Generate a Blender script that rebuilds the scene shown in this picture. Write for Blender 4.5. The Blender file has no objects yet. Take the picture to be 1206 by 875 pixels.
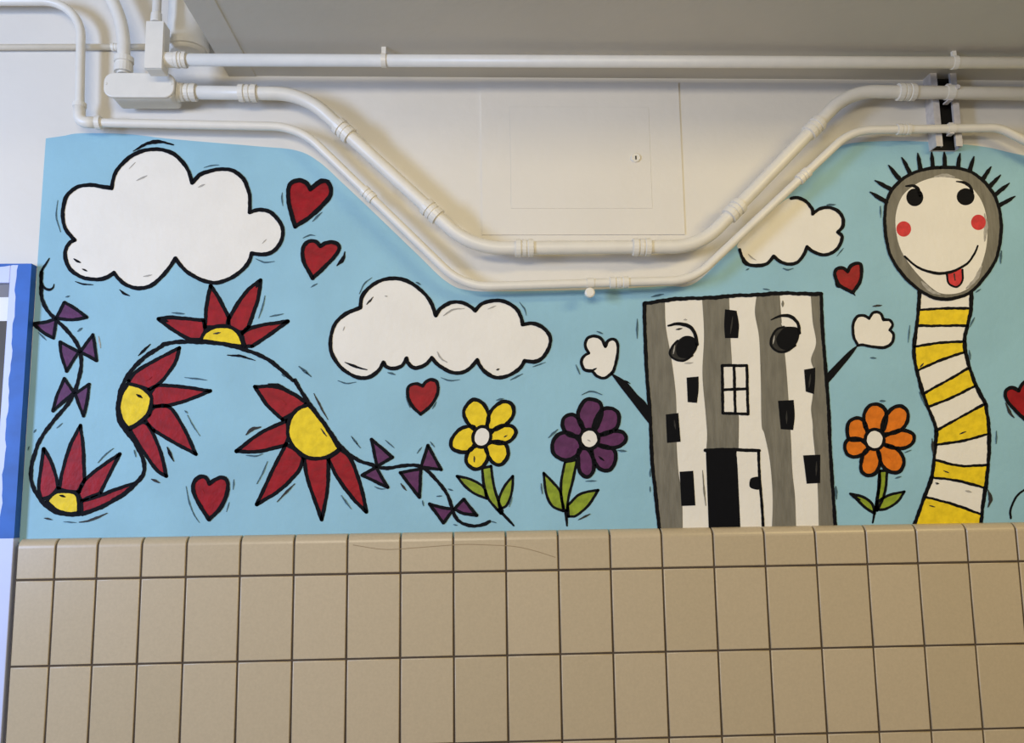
import bpy, bmesh, math, random
from mathutils import Vector, Matrix, geometry
random.seed(7)
S = bpy.context.scene
C = S.collection
# ------------------------------------------------------------------ camera and the wall it faces
YAW, PITCH, ROLL, F = 0.04253, 0.13739, -0.01474, 1000.0
DW = 2.125                       # camera to painted wall (the wall is the plane y = 0)
EYE = 1.55                       # camera height
TD = 0.025                       # how far the tiled wainscot stands out from the wall

def cam_axes():
    cy, sy, cp, sp = math.cos(YAW), math.sin(YAW), math.cos(PITCH), math.sin(PITCH)
    f = Vector((sy*cp, cy*cp, sp)); r = Vector((cy, -sy, 0)); u = r.cross(f)
    c, s = math.cos(ROLL), math.sin(ROLL)
    return c*r + s*u, -s*r + c*u, f
CR, CU, CF = cam_axes()
CAM = Vector((0, -DW, EYE))

def W(x, y, d=0.0):
    """point of the plane y = -d seen at photo position x, y"""
    v = CF*F + CR*(x - 603) + CU*(437.5 - y)
    return CAM + v*((DW - d)/v.y)

cd = bpy.data.cameras.new('camera'); co = bpy.data.objects.new('camera', cd); C.objects.link(co)
cd.sensor_fit = 'HORIZONTAL'; cd.sensor_width = 36; cd.lens = 36*F/1206; cd.clip_start = 0.02
m = Matrix((CR, CU, -CF)).transposed().to_4x4(); m.translation = CAM
co.matrix_world = m
S.camera = co

# ------------------------------------------------------------------ materials
def lin(c):
    return tuple((v/255/12.92 if v/255 <= .04045 else ((v/255 + .055)/1.055)**2.4) for v in c) + (1,)

def mat(name, rgb, rough=.6, var=.0, scale=8, spec=.4, bump=0, bscale=60, metal=0, stretch=None, var2=None):
    M = bpy.data.materials.new(name); M.use_nodes = True
    nt = M.node_tree; b = nt.nodes['Principled BSDF']
    b.inputs['Base Color'].default_value = lin(rgb); b.inputs['Roughness'].default_value = rough
    b.inputs['Specular IOR Level'].default_value = spec; b.inputs['Metallic'].default_value = metal
    tc = nt.nodes.new('ShaderNodeTexCoord'); src = tc.outputs['Object']
    if stretch:
        mp = nt.nodes.new('ShaderNodeMapping'); mp.inputs['Scale'].default_value = stretch
        nt.links.new(src, mp.inputs['Vector']); src = mp.outputs['Vector']
    if var:
        n = nt.nodes.new('ShaderNodeTexNoise'); n.inputs['Scale'].default_value = scale; n.inputs['Detail'].default_value = 5
        nt.links.new(src, n.inputs['Vector'])
        r = nt.nodes.new('ShaderNodeValToRGB')
        a = var2 or tuple(v*(1 - var) for v in rgb)
        r.color_ramp.elements[0].position = .32; r.color_ramp.elements[0].color = lin(a)
        r.color_ramp.elements[1].position = .62; r.color_ramp.elements[1].color = lin(rgb)
        nt.links.new(n.outputs['Fac'], r.inputs['Fac']); nt.links.new(r.outputs['Color'], b.inputs['Base Color'])
    if bump:
        n2 = nt.nodes.new('ShaderNodeTexNoise'); n2.inputs['Scale'].default_value = bscale; n2.inputs['Detail'].default_value = 4
        nt.links.new(src, n2.inputs['Vector'])
        bp = nt.nodes.new('ShaderNodeBump'); bp.inputs['Strength'].default_value = bump; bp.inputs['Distance'].default_value = .004
        nt.links.new(n2.outputs['Fac'], bp.inputs['Height']); nt.links.new(bp.outputs['Normal'], b.inputs['Normal'])
    return M

M = dict(
    wall=mat('wall_paint', (222, 217, 207), .55, .015, 5, bump=.25, bscale=35),
    soffit=mat('soffit_paint', (205, 199, 186), .6, .02, 4, bump=.15, bscale=40),
    pipe=mat('pipe_paint', (228, 223, 211), .38, .02, 30, spec=.5, bump=.04, bscale=60),
    galv=mat('galvanised_steel', (206, 200, 196), .5, .08, 60),
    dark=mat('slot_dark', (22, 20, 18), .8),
    grout=mat('grout', (80, 67, 54), .9, .1, 40),
    floor=mat('floor_vinyl', (168, 158, 142), .5, .05, 6),
    lav=mat('door_paint_lavender', (200, 208, 240), .45, .02, 10),
    tape=mat('blue_edge_paint', (42, 100, 188), .5, .12, 14),
    blind=mat('door_white_band', (232, 230, 224), .5),
    reveal_shade=mat('door_shade_band', (120, 116, 118), .5),  # shade of the door reveal, put into the colour
    leaf_brown=mat('door_brown', (76, 60, 34), .5, .2, 6, stretch=(8, 8, 1)),
    blue=mat('mural_blue', (149, 193, 209), .5, .045, 5, bump=.3, bscale=45, spec=.15),
    white=mat('mural_white', (233, 228, 217), .5, .02, 10, bump=.3, bscale=60, spec=.15),
    black=mat('mural_black', (13, 14, 19), .6, .1, 60, spec=.08),
    thin=mat('mural_thin_black', (74, 104, 118), .6, .25, 90, spec=.15),
    pale=mat('mural_pale_grey', (176, 172, 164), .6, .15, 90, spec=.15),
    red=mat('mural_red', (156, 24, 33), .45, .16, 40, bump=.3, bscale=70, spec=.15),
    yellow=mat('mural_yellow', (240, 208, 40), .45, .10, 50, bump=.3, bscale=70, spec=.15),
    purple=mat('mural_purple', (98, 50, 92), .45, .18, 40, bump=.3, bscale=70, spec=.15),
    orange=mat('mural_orange', (226, 122, 32), .45, .13, 45, bump=.3, bscale=70, spec=.15),
    green=mat('mural_green', (146, 164, 50), .45, .2, 45, bump=.3, bscale=70, spec=.15),
    grey=mat('mural_grey', (124, 120, 108), .5, .13, 22, bump=.3, bscale=60, stretch=(3, 1, .6), spec=.15),
    charcoal=mat('mural_charcoal', (52, 51, 50), .5, .2, 60, spec=.15),
    cheek=mat('mural_cheek_red', (212, 58, 62), .5, .14, 60, spec=.15),
)

def tile_material():
    m_ = mat('glazed_tile', (196, 178, 146), .33, 0, spec=.5, bump=.08, bscale=14)
    nt = m_.node_tree; b = nt.nodes['Principled BSDF']
    g = nt.nodes.new('ShaderNodeNewGeometry')
    r = nt.nodes.new('ShaderNodeValToRGB')
    r.color_ramp.elements[0].color = lin((193, 175, 143)); r.color_ramp.elements[1].color = lin((199, 181, 150))
    nt.links.new(g.outputs['Random Per Island'], r.inputs['Fac'])
    n = nt.nodes.new('ShaderNodeTexNoise'); n.inputs['Scale'].default_value = 160; n.inputs['Detail'].default_value = 3
    tc = nt.nodes.new('ShaderNodeTexCoord'); nt.links.new(tc.outputs['Object'], n.inputs['Vector'])
    mx = nt.nodes.new('ShaderNodeMixRGB'); mx.blend_type = 'MULTIPLY'; mx.inputs['Fac'].default_value = .16
    nt.links.new(r.outputs['Color'], mx.inputs['Color1']); nt.links.new(n.outputs['Fac'], mx.inputs['Color2'])
    nt.links.new(mx.outputs['Color'], b.inputs['Base Color'])
    return m_
M['tile'] = tile_material()

# ------------------------------------------------------------------ objects
def tag(o, label=None, cat=None, group=None, kind=None):
    if label: o['label'] = label
    if cat: o['category'] = cat
    if group: o['group'] = group
    if kind: o['kind'] = kind
    return o

def empty(name, loc, label=None, cat=None, group=None, kind=None):
    o = bpy.data.objects.new(name, None); C.objects.link(o); o.location = loc
    o.empty_display_size = .05
    return tag(o, label, cat, group, kind)

def abs_loc(o):
    v = Vector(o.location)
    while o.parent:
        o = o.parent; v += Vector(o.location)
    return v

def obj(name, bm, material, parent=None, label=None, smooth=False):
    """links a bmesh built in world coordinates as one object under its parent"""
    me = bpy.data.meshes.new(name)
    off = abs_loc(parent) if parent else Vector((0, 0, 0))
    ctr = sum((v.co for v in bm.verts), Vector())/max(1, len(bm.verts))
    for v in bm.verts: v.co -= ctr
    bmesh.ops.recalc_face_normals(bm, faces=bm.faces)
    if smooth:
        for f in bm.faces: f.smooth = True
    bm.to_mesh(me); bm.free()
    for mm in (material if isinstance(material, (list, tuple)) else [material]): me.materials.append(mm)
    o = bpy.data.objects.new(name, me); C.objects.link(o)
    if parent: o.parent = parent
    o.location = ctr - off
    if label: o['label'] = label
    return o

def box(bm, x0, x1, y0, y1, z0, z1, bev=0, mi=0):
    vs = [bm.verts.new((x, y, z)) for x in (x0, x1) for y in (y0, y1) for z in (z0, z1)]
    fs = [bm.faces.new([vs[i] for i in q]) for q in ((0,1,3,2),(4,6,7,5),(0,4,5,1),(2,3,7,6),(0,2,6,4),(1,5,7,3))]
    for f in fs: f.material_index = mi
    if bev:
        es = list({e for f in fs for e in f.edges})
        bmesh.ops.bevel(bm, geom=es, offset=bev, segments=3, affect='EDGES', profile=.5)
    return bm

# ------------------------------------------------------------------ paint on the wall: shapes traced flat on the wall plane
def fr(x0, y0, s):
    return lambda *p: [(x0 + a[0]/s, y0 + a[1]/s) + tuple(a[2:]) for a in p]
A = fr(50, 150, 4.02); B = fr(20, 300, 4.376); K5 = fr(20, 480, 5.4667); D = fr(130, 390, 4.864); E = fr(170, 320, 6.03)
FF = fr(260, 420, 4.375); G = fr(400, 490, 5.482); H = fr(320, 190, 5.836); I = fr(375, 310, 4.159); J = fr(460, 430, 4.375)
K = fr(630, 450, 4.8615); L = fr(670, 340, 5.4667); MM = fr(745, 480, 4.7294); N = fr(860, 330, 5.1476); O = fr(840, 210, 5.835)
P = fr(1010, 165, 4.3776); Q = fr(1050, 330, 5.468); R = fr(1050, 480, 5.468); SS = fr(980, 460, 5.147); T = fr(210, 540, 10.94)
X = fr(0, 0, 1)

def cr_run(p, step=1.6):
    """Catmull-Rom through an open run of points"""
    if len(p) == 2 : q = [(2*p[0][0]-p[1][0], 2*p[0][1]-p[1][1])] + p + [(2*p[1][0]-p[0][0], 2*p[1][1]-p[0][1])]
    else: q = [(2*p[0][0]-p[1][0], 2*p[0][1]-p[1][1])] + p + [(2*p[-1][0]-p[-2][0], 2*p[-1][1]-p[-2][1])]
    out = []
    for i in range(1, len(q) - 2):
        a, b, c, d = q[i-1], q[i], q[i+1], q[i+2]
        n = max(2, int(math.hypot(c[0]-b[0], c[1]-b[1])/step))
        for k in range(n):
            t = k/n
            out.append(tuple(.5*((2*b[j]) + (-a[j]+c[j])*t + (2*a[j]-5*b[j]+4*c[j]-d[j])*t*t + (-a[j]+3*b[j]-3*c[j]+d[j])*t**3) for j in (0, 1)))
    out.append(tuple(p[-1][:2]))
    return out

def runs(pts, closed=True):
    """splits a traced path at its corner points (third value 1) into smooth runs"""
    p = list(pts)
    if closed:
        k = next((i for i, a in enumerate(p) if len(a) > 2), None)
        if k is None:                                       # smooth loop
            q = [a[:2] for a in p]
            big = cr_run([q[-2], q[-1]] + q + [q[0], q[1]])
            # keep the single lap between the two copies of the first point
            i0 = min(range(len(big)//2), key=lambda i: math.hypot(big[i][0]-q[0][0], big[i][1]-q[0][1]))
            i1 = max(range(len(big)//2, len(big)), key=lambda i: -math.hypot(big[i][0]-q[0][0], big[i][1]-q[0][1]))
            return [big[i0:i1+1]]
        p = p[k:] + p[:k] + [p[k]]
    rs, cur = [], [p[0][:2]]
    for i, a in enumerate(p[1:], 1):
        cur.append(a[:2])
        if len(a) > 2 or i == len(p) - 1:
            rs.append(cr_run(cur)); cur = [a[:2]]
    return rs

def poly_from(pts):
    out = []
    for r in runs(pts, True): out += r[:-1]
    res = []
    for a in out:
        if not res or math.hypot(a[0]-res[-1][0], a[1]-res[-1][1]) > .25: res.append(a)
    return res

LO = .0003
def fill_bm(bm, pts, h):
    p = poly_from(pts)
    top = [bm.verts.new(W(x, y, h)) for x, y in p]; bot = [bm.verts.new(W(x, y, LO*.5)) for x, y in p]
    for t in geometry.tessellate_polygon([[Vector((x, y, 0)) for x, y in p]]):
        try: bm.faces.new([top[i] for i in t])
        except ValueError: pass
    n = len(p)
    for i in range(n):
        bm.faces.new((top[i], top[(i+1) % n], bot[(i+1) % n], bot[i]))
    return bm

def stroke_bm(bm, path, w, h, taper=(1, 1), rough=.14):
    """a brush stroke: ribbon with uneven edges and rounded ends, a little proud of the wall"""
    n = len(path)
    if n < 2: return bm
    cum = [0]
    for i in range(1, n): cum.append(cum[-1] + math.hypot(path[i][0]-path[i-1][0], path[i][1]-path[i-1][1]))
    tot = cum[-1] or 1
    ph = [random.uniform(0, 6.28) for _ in range(6)]
    def wid(s, side):
        t = s/tot
        base = taper[0] + (1 - taper[0])*min(1, t*2.5) if t < .5 else taper[1] + (1 - taper[1])*min(1, (1 - t)*2.5)
        nz = math.sin(s*.33 + ph[side]) * .5 + math.sin(s*.9 + ph[2+side]) * .35 + math.sin(s*.11 + ph[4+side])*.5
        return max(.25, w*.5*base*(1 + rough*nz))
    left, right = [], []
    for i in range(n):
        a, b = path[max(0, i-1)], path[min(n-1, i+1)]
        dx, dy = b[0]-a[0], b[1]-a[1]; l = math.hypot(dx, dy) or 1
        nx, ny = -dy/l, dx/l
        wl, wr = wid(cum[i], 0), wid(cum[i], 1)
        left.append((path[i][0]+nx*wl, path[i][1]+ny*wl)); right.append((path[i][0]-nx*wr, path[i][1]-ny*wr))
    def cap(c, a, b, sgn):
        r = .5*math.hypot(a[0]-b[0], a[1]-b[1]); a0 = math.atan2(a[1]-c[1], a[0]-c[0]); out = []
        for k in range(1, 5):
            t = a0 + sgn*math.pi*k/5
            out.append((c[0]+r*math.cos(t), c[1]+r*math.sin(t)))
        return out
    e = cap(path[-1], left[-1], right[-1], -1); s = cap(path[0], right[0], left[0], -1)
    tv = lambda q: bm.verts.new(W(q[0], q[1], h)); bv = lambda q: bm.verts.new(W(q[0], q[1], LO*.5))
    lt = [tv(q) for q in left]; rt = [tv(q) for q in right]; et = [tv(q) for q in e]; st = [tv(q) for q in s]
    for i in range(n-1): bm.faces.new((lt[i], lt[i+1], rt[i+1], rt[i]))
    bm.faces.new([lt[-1]] + et + [rt[-1]]); bm.faces.new([rt[0]] + st + [lt[0]])
    ring_t = lt + et + rt[::-1] + st
    ring_b = [bv(q) for q in left + e + right[::-1] + s]
    for i in range(len(ring_t)):
        j = (i+1) % len(ring_t)
        bm.faces.new((ring_t[i], ring_t[j], ring_b[j], ring_b[i]))
    return bm

H1, H2, H3, H4, H5 = .0010, .0014, .0018, .0022, .0026
def fill(name, pts, m, parent, h=H1, label=None):
    return obj(name, fill_bm(bmesh.new(), pts, h), M[m], parent, label)
def line(name, pts, w, parent, h=H4, m='black', closed=False, taper=(1, 1), label=None, rough=.14):
    bm = bmesh.new()
    for r in runs(pts, closed): stroke_bm(bm, r, w, h, taper, rough)
    return obj(name, bm, M[m], parent, label)
def accents(parent, items, h=H3):
    """the loose brush marks round and inside a figure, each a part of it: (points, width, material)"""
    for pts, w, m in items: line('brush_mark', pts, w, parent, h, m, taper=(.35, .35), rough=.3)
def shape(parent, name, pts, m, w=3.2, h=H1, ho=H4, label=None):
    """a filled area with its own painted outline as a sub-part"""
    o = fill(name, pts, m, parent, h, label)
    bm = bmesh.new()
    for r in runs(pts, True): stroke_bm(bm, r, w, ho)
    obj('outline', bm, M['black'], o)
    return o
def ell(cx, cy, rx, ry, n=14, rot=0):
    return [(cx + rx*math.cos(t)*math.cos(rot) - ry*math.sin(t)*math.sin(rot), cy + rx*math.cos(t)*math.sin(rot) + ry*math.sin(t)*math.cos(rot)) for t in [2*math.pi*i/n for i in range(n)]]
def fig(name, px, py, label, cat, group=None):
    return empty(name, W(px, py), label, cat, group)

# ---- the blue ground
bg = X((54,163,1),(75,160),(95,157),(150,158),(205,164),(300,172),(348,177),(375,190),(405,217),(440,250),(490,298),(525,331),(552,342),(600,343),
       (700,341),(780,337),(815,335),(850,305),(900,256),(950,208),(985,176),(1008,168),(1060,166),(1110,168),(1160,173),(1206,183),(1330,205,1),
       (1330,625,1),(1206,628),(600,636),(21,645,1),(23,632),(34,470),(44,312),(50,220))
o = obj('mural_background', fill_bm(bmesh.new(), bg, .0005), M['blue'])
tag(o, 'sky blue painted mural ground behind the painted figures, above the beige tiles', 'mural background')

# ---- clouds
GC = 'white painted clouds'
c1 = fig('painted_cloud', 205, 260, 'large white painted cloud with thick black outline in the upper left corner of the mural', 'painted cloud', GC)
p = A((327,288,1),(345,215),(395,155),(455,118),(530,103),(600,115),(650,150),(690,205),(708,262,1),(745,225),(790,207),(860,197),(915,212),(955,250),(978,310),(982,360),(980,402,1),
      (1030,390),(1075,400),(1115,435),(1138,485),(1130,535),(1100,580),(1050,602),(990,596,1),(975,640),(935,685),(880,718),(820,735),(760,725),(700,695),(660,660),(630,620,1),
      (600,665),(560,710),(510,750),(450,762),(395,745),(360,715),(338,688,1),(300,712),(250,720),(190,710),(140,680),(112,635),(108,585),(125,550),(152,533,1),
      (115,490),(97,440),(98,380),(115,325),(160,285),(220,272),(280,280))
fill('cloud_fill', p, 'white', c1); line('outline', p, 4.7, c1, closed=True)
accents(c1, [(A((430,112),(500,76),(560,68),(620,82)), 4.2, 'black'), (A((765,190),(800,180),(835,178)), 1.6, 'thin'), (A((72,345),(65,420),(85,495)), 1.5, 'thin'),
  (A((155,730),(195,742),(240,745)), 2.4, 'black'), (A((365,768),(385,785),(412,797)), 2.6, 'black'), (A((1010,622),(1050,638),(1098,635)), 2, 'thin'),
  (A((148,622),(180,640)), 3, 'black'), (A((188,670),(212,680)), 2, 'black'), (A((445,252),(495,228)), 2, 'pale'), (A((738,283),(768,270)), 2, 'pale'),
  (A((478,706),(518,698)), 2, 'pale'), (A((410,195),(440,165)), 1.4, 'pale'), (A((1040,550),(1060,530)), 1.3, 'pale')])
c2 = fig('painted_cloud', 515, 388, 'wide flat white painted cloud above the small heart and yellow flower', 'painted cloud', GC)
p = I((205,217,1),(215,160),(260,110),(320,80),(390,75),(450,95),(510,140),(550,190),(575,255,1),(600,220),(650,192),(700,192),(740,210),(768,232,1),(800,200),(860,182),(920,190),(970,225),(990,260),(1000,300,1),
      (1050,295),(1100,315),(1135,360),(1130,410),(1100,460),(1060,482),(1010,478,1),(985,515),(930,550),(870,560),(820,535),(790,500),(778,473,1),(740,515),(690,538),(640,530),(590,500),(555,463,1),
      (520,500),(470,512),(440,490),(432,465,1),(410,500),(370,515),(335,508),(318,486,1),(290,530),(240,560),(180,555),(110,510),(65,440),(60,370),(80,300),(130,250))
fill('cloud_fill', p, 'white', c2); line('outline', p, 4.5, c2, closed=True)
accents(c2, [(I((130,485),(190,510),(238,522)), 3, 'black'), (I((236,202),(268,165)), 2.4, 'charcoal'), (I((612,257),(660,227),(715,222)), 2.2, 'pale'), (I((582,433),(600,465),(630,485)), 2.4, 'pale'),
  (I((872,522),(886,518)), 3.4, 'charcoal'), (I((326,160),(338,162)), 2.2, 'pale'), (I((940,572),(1000,542)), 2, 'thin'), (I((1050,507),(1112,485)), 1.6, 'thin'), (I((600,560),(645,575),(692,570)), 1.6, 'thin'),
  (I((985,190),(1010,225),(1018,255)), 1.6, 'thin'), (I((95,575),(140,588),(185,582)), 1.8, 'thin'), (I((200,150),(225,100),(262,70)), 1.8, 'thin'), (I((478,92),(500,105)), 2.6, 'thin'),
  (I((830,225),(870,208)), 1.6, 'pale'), (I((120,330),(128,310)), 1.6, 'pale'), (I((340,535),(375,545)), 2.4, 'thin')])
c3 = fig('painted_cloud', 935, 275, 'small white painted cloud partly hidden behind the slanting conduit beside the building', 'painted cloud', GC)
pv = O((535,138,1),(580,132),(640,160),(680,210),(683,245,1),(730,210),(790,200),(850,220),(890,270),(890,330),(855,370,1),(885,400),(870,460),(820,510),(760,525),(690,505),(645,470,1),
      (620,530),(580,575),(520,590),(460,570),(415,535,1),(370,585),(300,600),(240,590),(200,545),(182,490,1))
fill('cloud_fill', pv + O((170,450),(300,320),(420,210),(500,145)), 'white', c3); line('outline', pv, 4, c3)
accents(c3, [(O((195,545),(220,585),(255,600)), 4, 'black'), (O((225,630),(245,620)), 2, 'thin'), (O((480,618),(515,628),(550,618)), 2, 'thin'), (O((240,520),(265,545),(295,562)), 1.6, 'pale'),
  (O((850,535),(895,480)), 1.6, 'thin'), (O((780,183),(840,180)), 2.4, 'thin')])

# ---- hearts
GH = 'red painted hearts'
def heart(pts, w, px, py, label, acc=()):
    t = fig('painted_heart', px, py, label, 'painted heart', GH)
    fill('heart_fill', pts, 'red', t); line('outline', pts, w*1.1, t, closed=True); accents(t, acc)
heart(H((265,192,1),(240,150),(185,130),(130,150),(112,220),(125,320),(160,448,1),(250,390),(340,310),(400,240),(405,180),(375,138),(325,146)), 4.7, 364, 238,
      'largest red painted heart, topmost, right of the large cloud',
      [(H((72,215),(70,255),(76,305)), 1.8, 'thin'), (H((280,412),(345,350)), 2.4, 'thin'), (H((300,145),(350,128),(395,132)), 3.6, 'black')])
heart(H((335,582,1),(300,550),(250,552),(215,600),(220,690),(280,803,1),(370,720),(450,630),(460,580),(420,555),(370,562)), 4.2, 378, 303,
      'red painted heart with a black side stroke, just below the topmost heart',
      [(H((502,622),(490,670),(448,716)), 4, 'black'), (H((215,527),(260,506),(298,510)), 2, 'thin'), (H((270,865),(312,840)), 2, 'thin')])
heart(T((400,322,1),(360,252),(300,232),(230,265),(190,340),(200,450),(270,590),(395,785,1),(530,650),(610,500),(640,360),(620,275),(555,242),(480,270)), 4.4, 248, 586,
      'red painted heart low on the mural between two red petalled half flowers',
      [(T((100,360),(140,560),(200,720),(270,825)), 1.8, 'thin'), (T((715,270),(712,330),(705,400)), 1.6, 'thin'), (T((655,565),(620,685)), 1.6, 'thin'), (T((300,395),(335,455)), 2, 'red')])
heart(J((165,107,1),(130,95),(92,112),(90,165),(115,215),(155,253,1),(210,205),(243,140),(238,88),(208,74),(182,86)), 3.4, 497, 467,
      'red painted heart under the wide flat cloud',
      [(J((78,160),(100,220)), 1.5, 'thin'), (J((215,225),(235,190)), 1.8, 'thin')])
heart(O((925,640,1),(890,614),(848,624),(835,665),(870,735),(960,785,1),(1008,710),(1020,640),(1012,588),(975,585),(942,605)), 3.7, 999, 326,
      'smallest red painted heart, between the small cloud and the round headed striped figure',
      [(O((838,705),(855,745),(880,750)), 3, 'black'), (O((958,785),(976,806)), 2, 'black')])
heart(X((1200,460,1),(1193,456.5),(1186,459),(1184,466),(1190,477),(1206,493),(1217,500,1),(1225,486),(1231,466),(1227,453),(1215,447),(1205,451)), 3.8, 1207, 474,
      'red painted heart cut off by the right edge of the photo',
      [(Q((735,790),(760,850),(790,885)), 3.4, 'charcoal')])

# ---- string, half flowers and bows on the left
st = fig('painted_string', 190, 470, 'long black painted string curving through the half flowers and bows', 'painted string')
main = (B((125,92),(123,160),(130,230),(160,290),(205,340),(270,405),(316,470),(330,540),(322,620),(298,705),(262,768),(205,835))
        + K5((150,205),(112,300),(92,390),(97,490),(140,580),(205,647),(290,683),(400,688),(470,668),(560,630),(690,555),(765,487),(812,425),(818,360),(795,290),(745,205),(690,140),(655,70))
        + D((45,420),(60,330),(110,240),(200,145),(290,88))
        + E((150,513),(280,497),(430,500),(560,515),(690,545),(800,585),(900,640),(1000,720),(1060,775))
        + FF((380,120),(420,190),(460,245),(530,340),(600,440),(660,500),(720,540),(780,558))
        + G((225,325),(300,335),(400,322),(470,318),(525,328),(580,365),(640,430),(690,500),(722,580),(745,645),(790,690),(860,710),(925,702),(968,680)))
line('string_line', main, 5.0, st, H3, taper=(.9, .8), rough=.22)
line('string_curl', B((166,18),(150,45),(128,80),(122,110)), 3, st, H3, taper=(.4, 1))
line('string_curl', B((125,140),(140,170),(168,180),(186,168),(190,152)), 3, st, H3, taper=(1, .4))
accents(st, [(D((160,140),(190,112),(228,75)), 3, 'black'), (K5((108,160),(122,140)), 2, 'thin'), (K5((255,132),(292,100)), 1.8, 'thin'), (K5((70,275),(78,250)), 1.8, 'thin'),
  (E((590,592),(690,600),(785,630)), 3, 'black'), (E((1095,672),(1140,705),(1185,745)), 2.4, 'thin'), (FF((405,50),(435,80),(465,102)), 2.4, 'thin'), (FF((480,190),(515,260),(552,325)), 2.4, 'charcoal'),
  (FF((672,410),(695,440),(718,470)), 2, 'thin'), (G((78,135),(105,170),(135,205)), 1.6, 'thin'), (G((970,678),(1012,690)), 1.6, 'thin'), (G((700,470),(730,480)), 2, 'thin'), (G((625,518),(660,515)), 1.8, 'thin'),
  (E((975,730),(1000,745)), 2, 'thin')])

GF = 'red petalled half flowers with yellow centres'
def halfflower(cpts, petals, px, py, label, acc=(), w=4.3):
    t = fig('painted_half_flower', px, py, label, 'painted flower', GF)
    for q in petals: shape(t, 'petal', q, 'red', w, H1, H2)
    shape(t, 'flower_centre', cpts, 'yellow', w, H3, H4)
    accents(t, acc, H5)
halfflower(K5((190,607,1),(215,570),(260,542),(330,540),(383,560),(395,610),(397,678,1),(330,682),(260,662)),
  [K5((155,590,1),(140,510),(155,380),(172,265,1),(215,340),(250,440),(265,515,1),(215,570)), K5((272,525,1),(290,420),(340,250),(408,115,1),(425,250),(432,400),(435,465,1),(400,545,1),(330,540)),
   K5((390,545,1),(440,465),(540,380),(662,298,1),(610,400),(535,550,1),(470,575),(412,602,1)), K5((412,605,1),(520,572),(640,525),(762,485,1),(690,560),(560,630),(420,688,1))],
  90, 570, 'red petalled half flower at the bottom left corner beside the door frame',
  [(K5((275,565),(310,575)), 3, 'black'), (K5((175,712),(225,722)), 2.2, 'charcoal'), (K5((400,738),(480,722),(580,680)), 2.8, 'charcoal'), (K5((520,355),(570,300),(620,262)), 1.6, 'thin'), (K5((300,735),(380,740)), 1.4, 'thin')])
halfflower(D((100,300,1),(170,320),(225,362),(235,400),(215,470),(160,525),(100,558,1),(62,500),(50,430),(65,360)),
  [D((105,285,1),(150,230),(260,165),(395,95,1),(370,180),(290,290),(220,335,1),(170,318),(105,300,1)), D((225,362,1),(270,312),(400,318),(572,342,1),(450,392),(330,425),(240,430,1)),
   D((222,480,1),(250,437),(340,437),(420,555),(490,705,1),(370,640),(250,570,1),(200,510)), D((110,562,1),(190,522),(235,570),(290,700),(320,830,1),(260,790),(170,660))],
  185, 485, 'red petalled half flower opening to the right, above the bottom left one',
  [(D((150,362),(182,382)), 3, 'black'), (D((325,665),(362,745)), 3.4, 'black'), (D((425,265),(490,272),(550,280)), 2, 'thin'), (D((425,455),(440,470)), 2, 'thin'), (D((440,480),(475,545),(512,600)), 1.2, 'thin'),
   (D((205,280),(235,262)), 2, 'red'), (D((235,848),(280,868)), 3, 'charcoal'), (D((135,680),(145,720)), 1.6, 'thin')])
halfflower(E((400,488,1),(430,430),(490,395),(550,385),(620,397),(670,440),(708,533,1),(560,513)),
  [E((400,485,1),(310,475),(200,410),(100,335,1),(200,325),(420,345,1),(435,420,1)), E((432,395,1),(440,250),(470,100,1),(530,190),(602,325,1),(585,392,1),(500,395)),
   E((600,335,1),(660,230),(740,125),(825,60,1),(805,200),(740,392,1),(690,430),(600,390,1)), E((690,440,1),(730,412),(830,380),(1018,352,1),(900,440),(765,528,1),(712,530,1))],
  262, 385, 'red petalled half flower standing upright on the string below the large cloud',
  [(E((490,440),(540,432)), 2.6, 'charcoal'), (E((195,290),(280,298)), 2.4, 'thin'), (E((855,170),(840,240),(810,330)), 1.6, 'thin'), (E((890,318),(985,298)), 1.8, 'thin'), (E((455,160),(470,125)), 4, 'black'), (E((795,110),(815,80)), 4, 'black'), (E((115,340),(165,352)), 4, 'black')], 4.6)
halfflower(FF((455,248,1),(390,275),(350,340),(350,420),(400,490),(470,525),(550,515),(612,475,1),(530,345)),
  [FF((445,240,1),(370,190),(280,155),(175,155,1),(240,250),(318,325,1),(375,290)), FF((342,330,1),(210,390),(80,487,1),(200,488),(335,455,1),(350,400)),
   FF((335,450,1),(300,520),(250,620),(185,762,1),(300,690),(400,590),(425,520,1),(385,480)), FF((428,520,1),(450,640),(520,840,1),(550,680),(555,520,1)), FF((553,525,1),(600,620),(680,730),(750,800,1),(720,660),(670,530),(620,478,1))],
  368, 525, 'largest red petalled half flower, with five petals pointing down, left of the purple bows',
  [(FF((130,402),(160,375),(205,362)), 3.6, 'charcoal'), (FF((245,140),(290,148),(350,170)), 4, 'black'), (FF((290,748),(330,705),(380,655)), 2.4, 'charcoal'), (FF((130,508),(180,512),(215,500)), 2, 'thin'),
   (FF((185,655),(215,600),(240,540)), 1.6, 'thin'), (FF((620,715),(645,750),(672,785)), 2.2, 'thin'), (FF((515,370),(545,410)), 1.8, 'charcoal'), (FF((290,210),(335,245)), 2.4, 'red')], 4.5)

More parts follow.
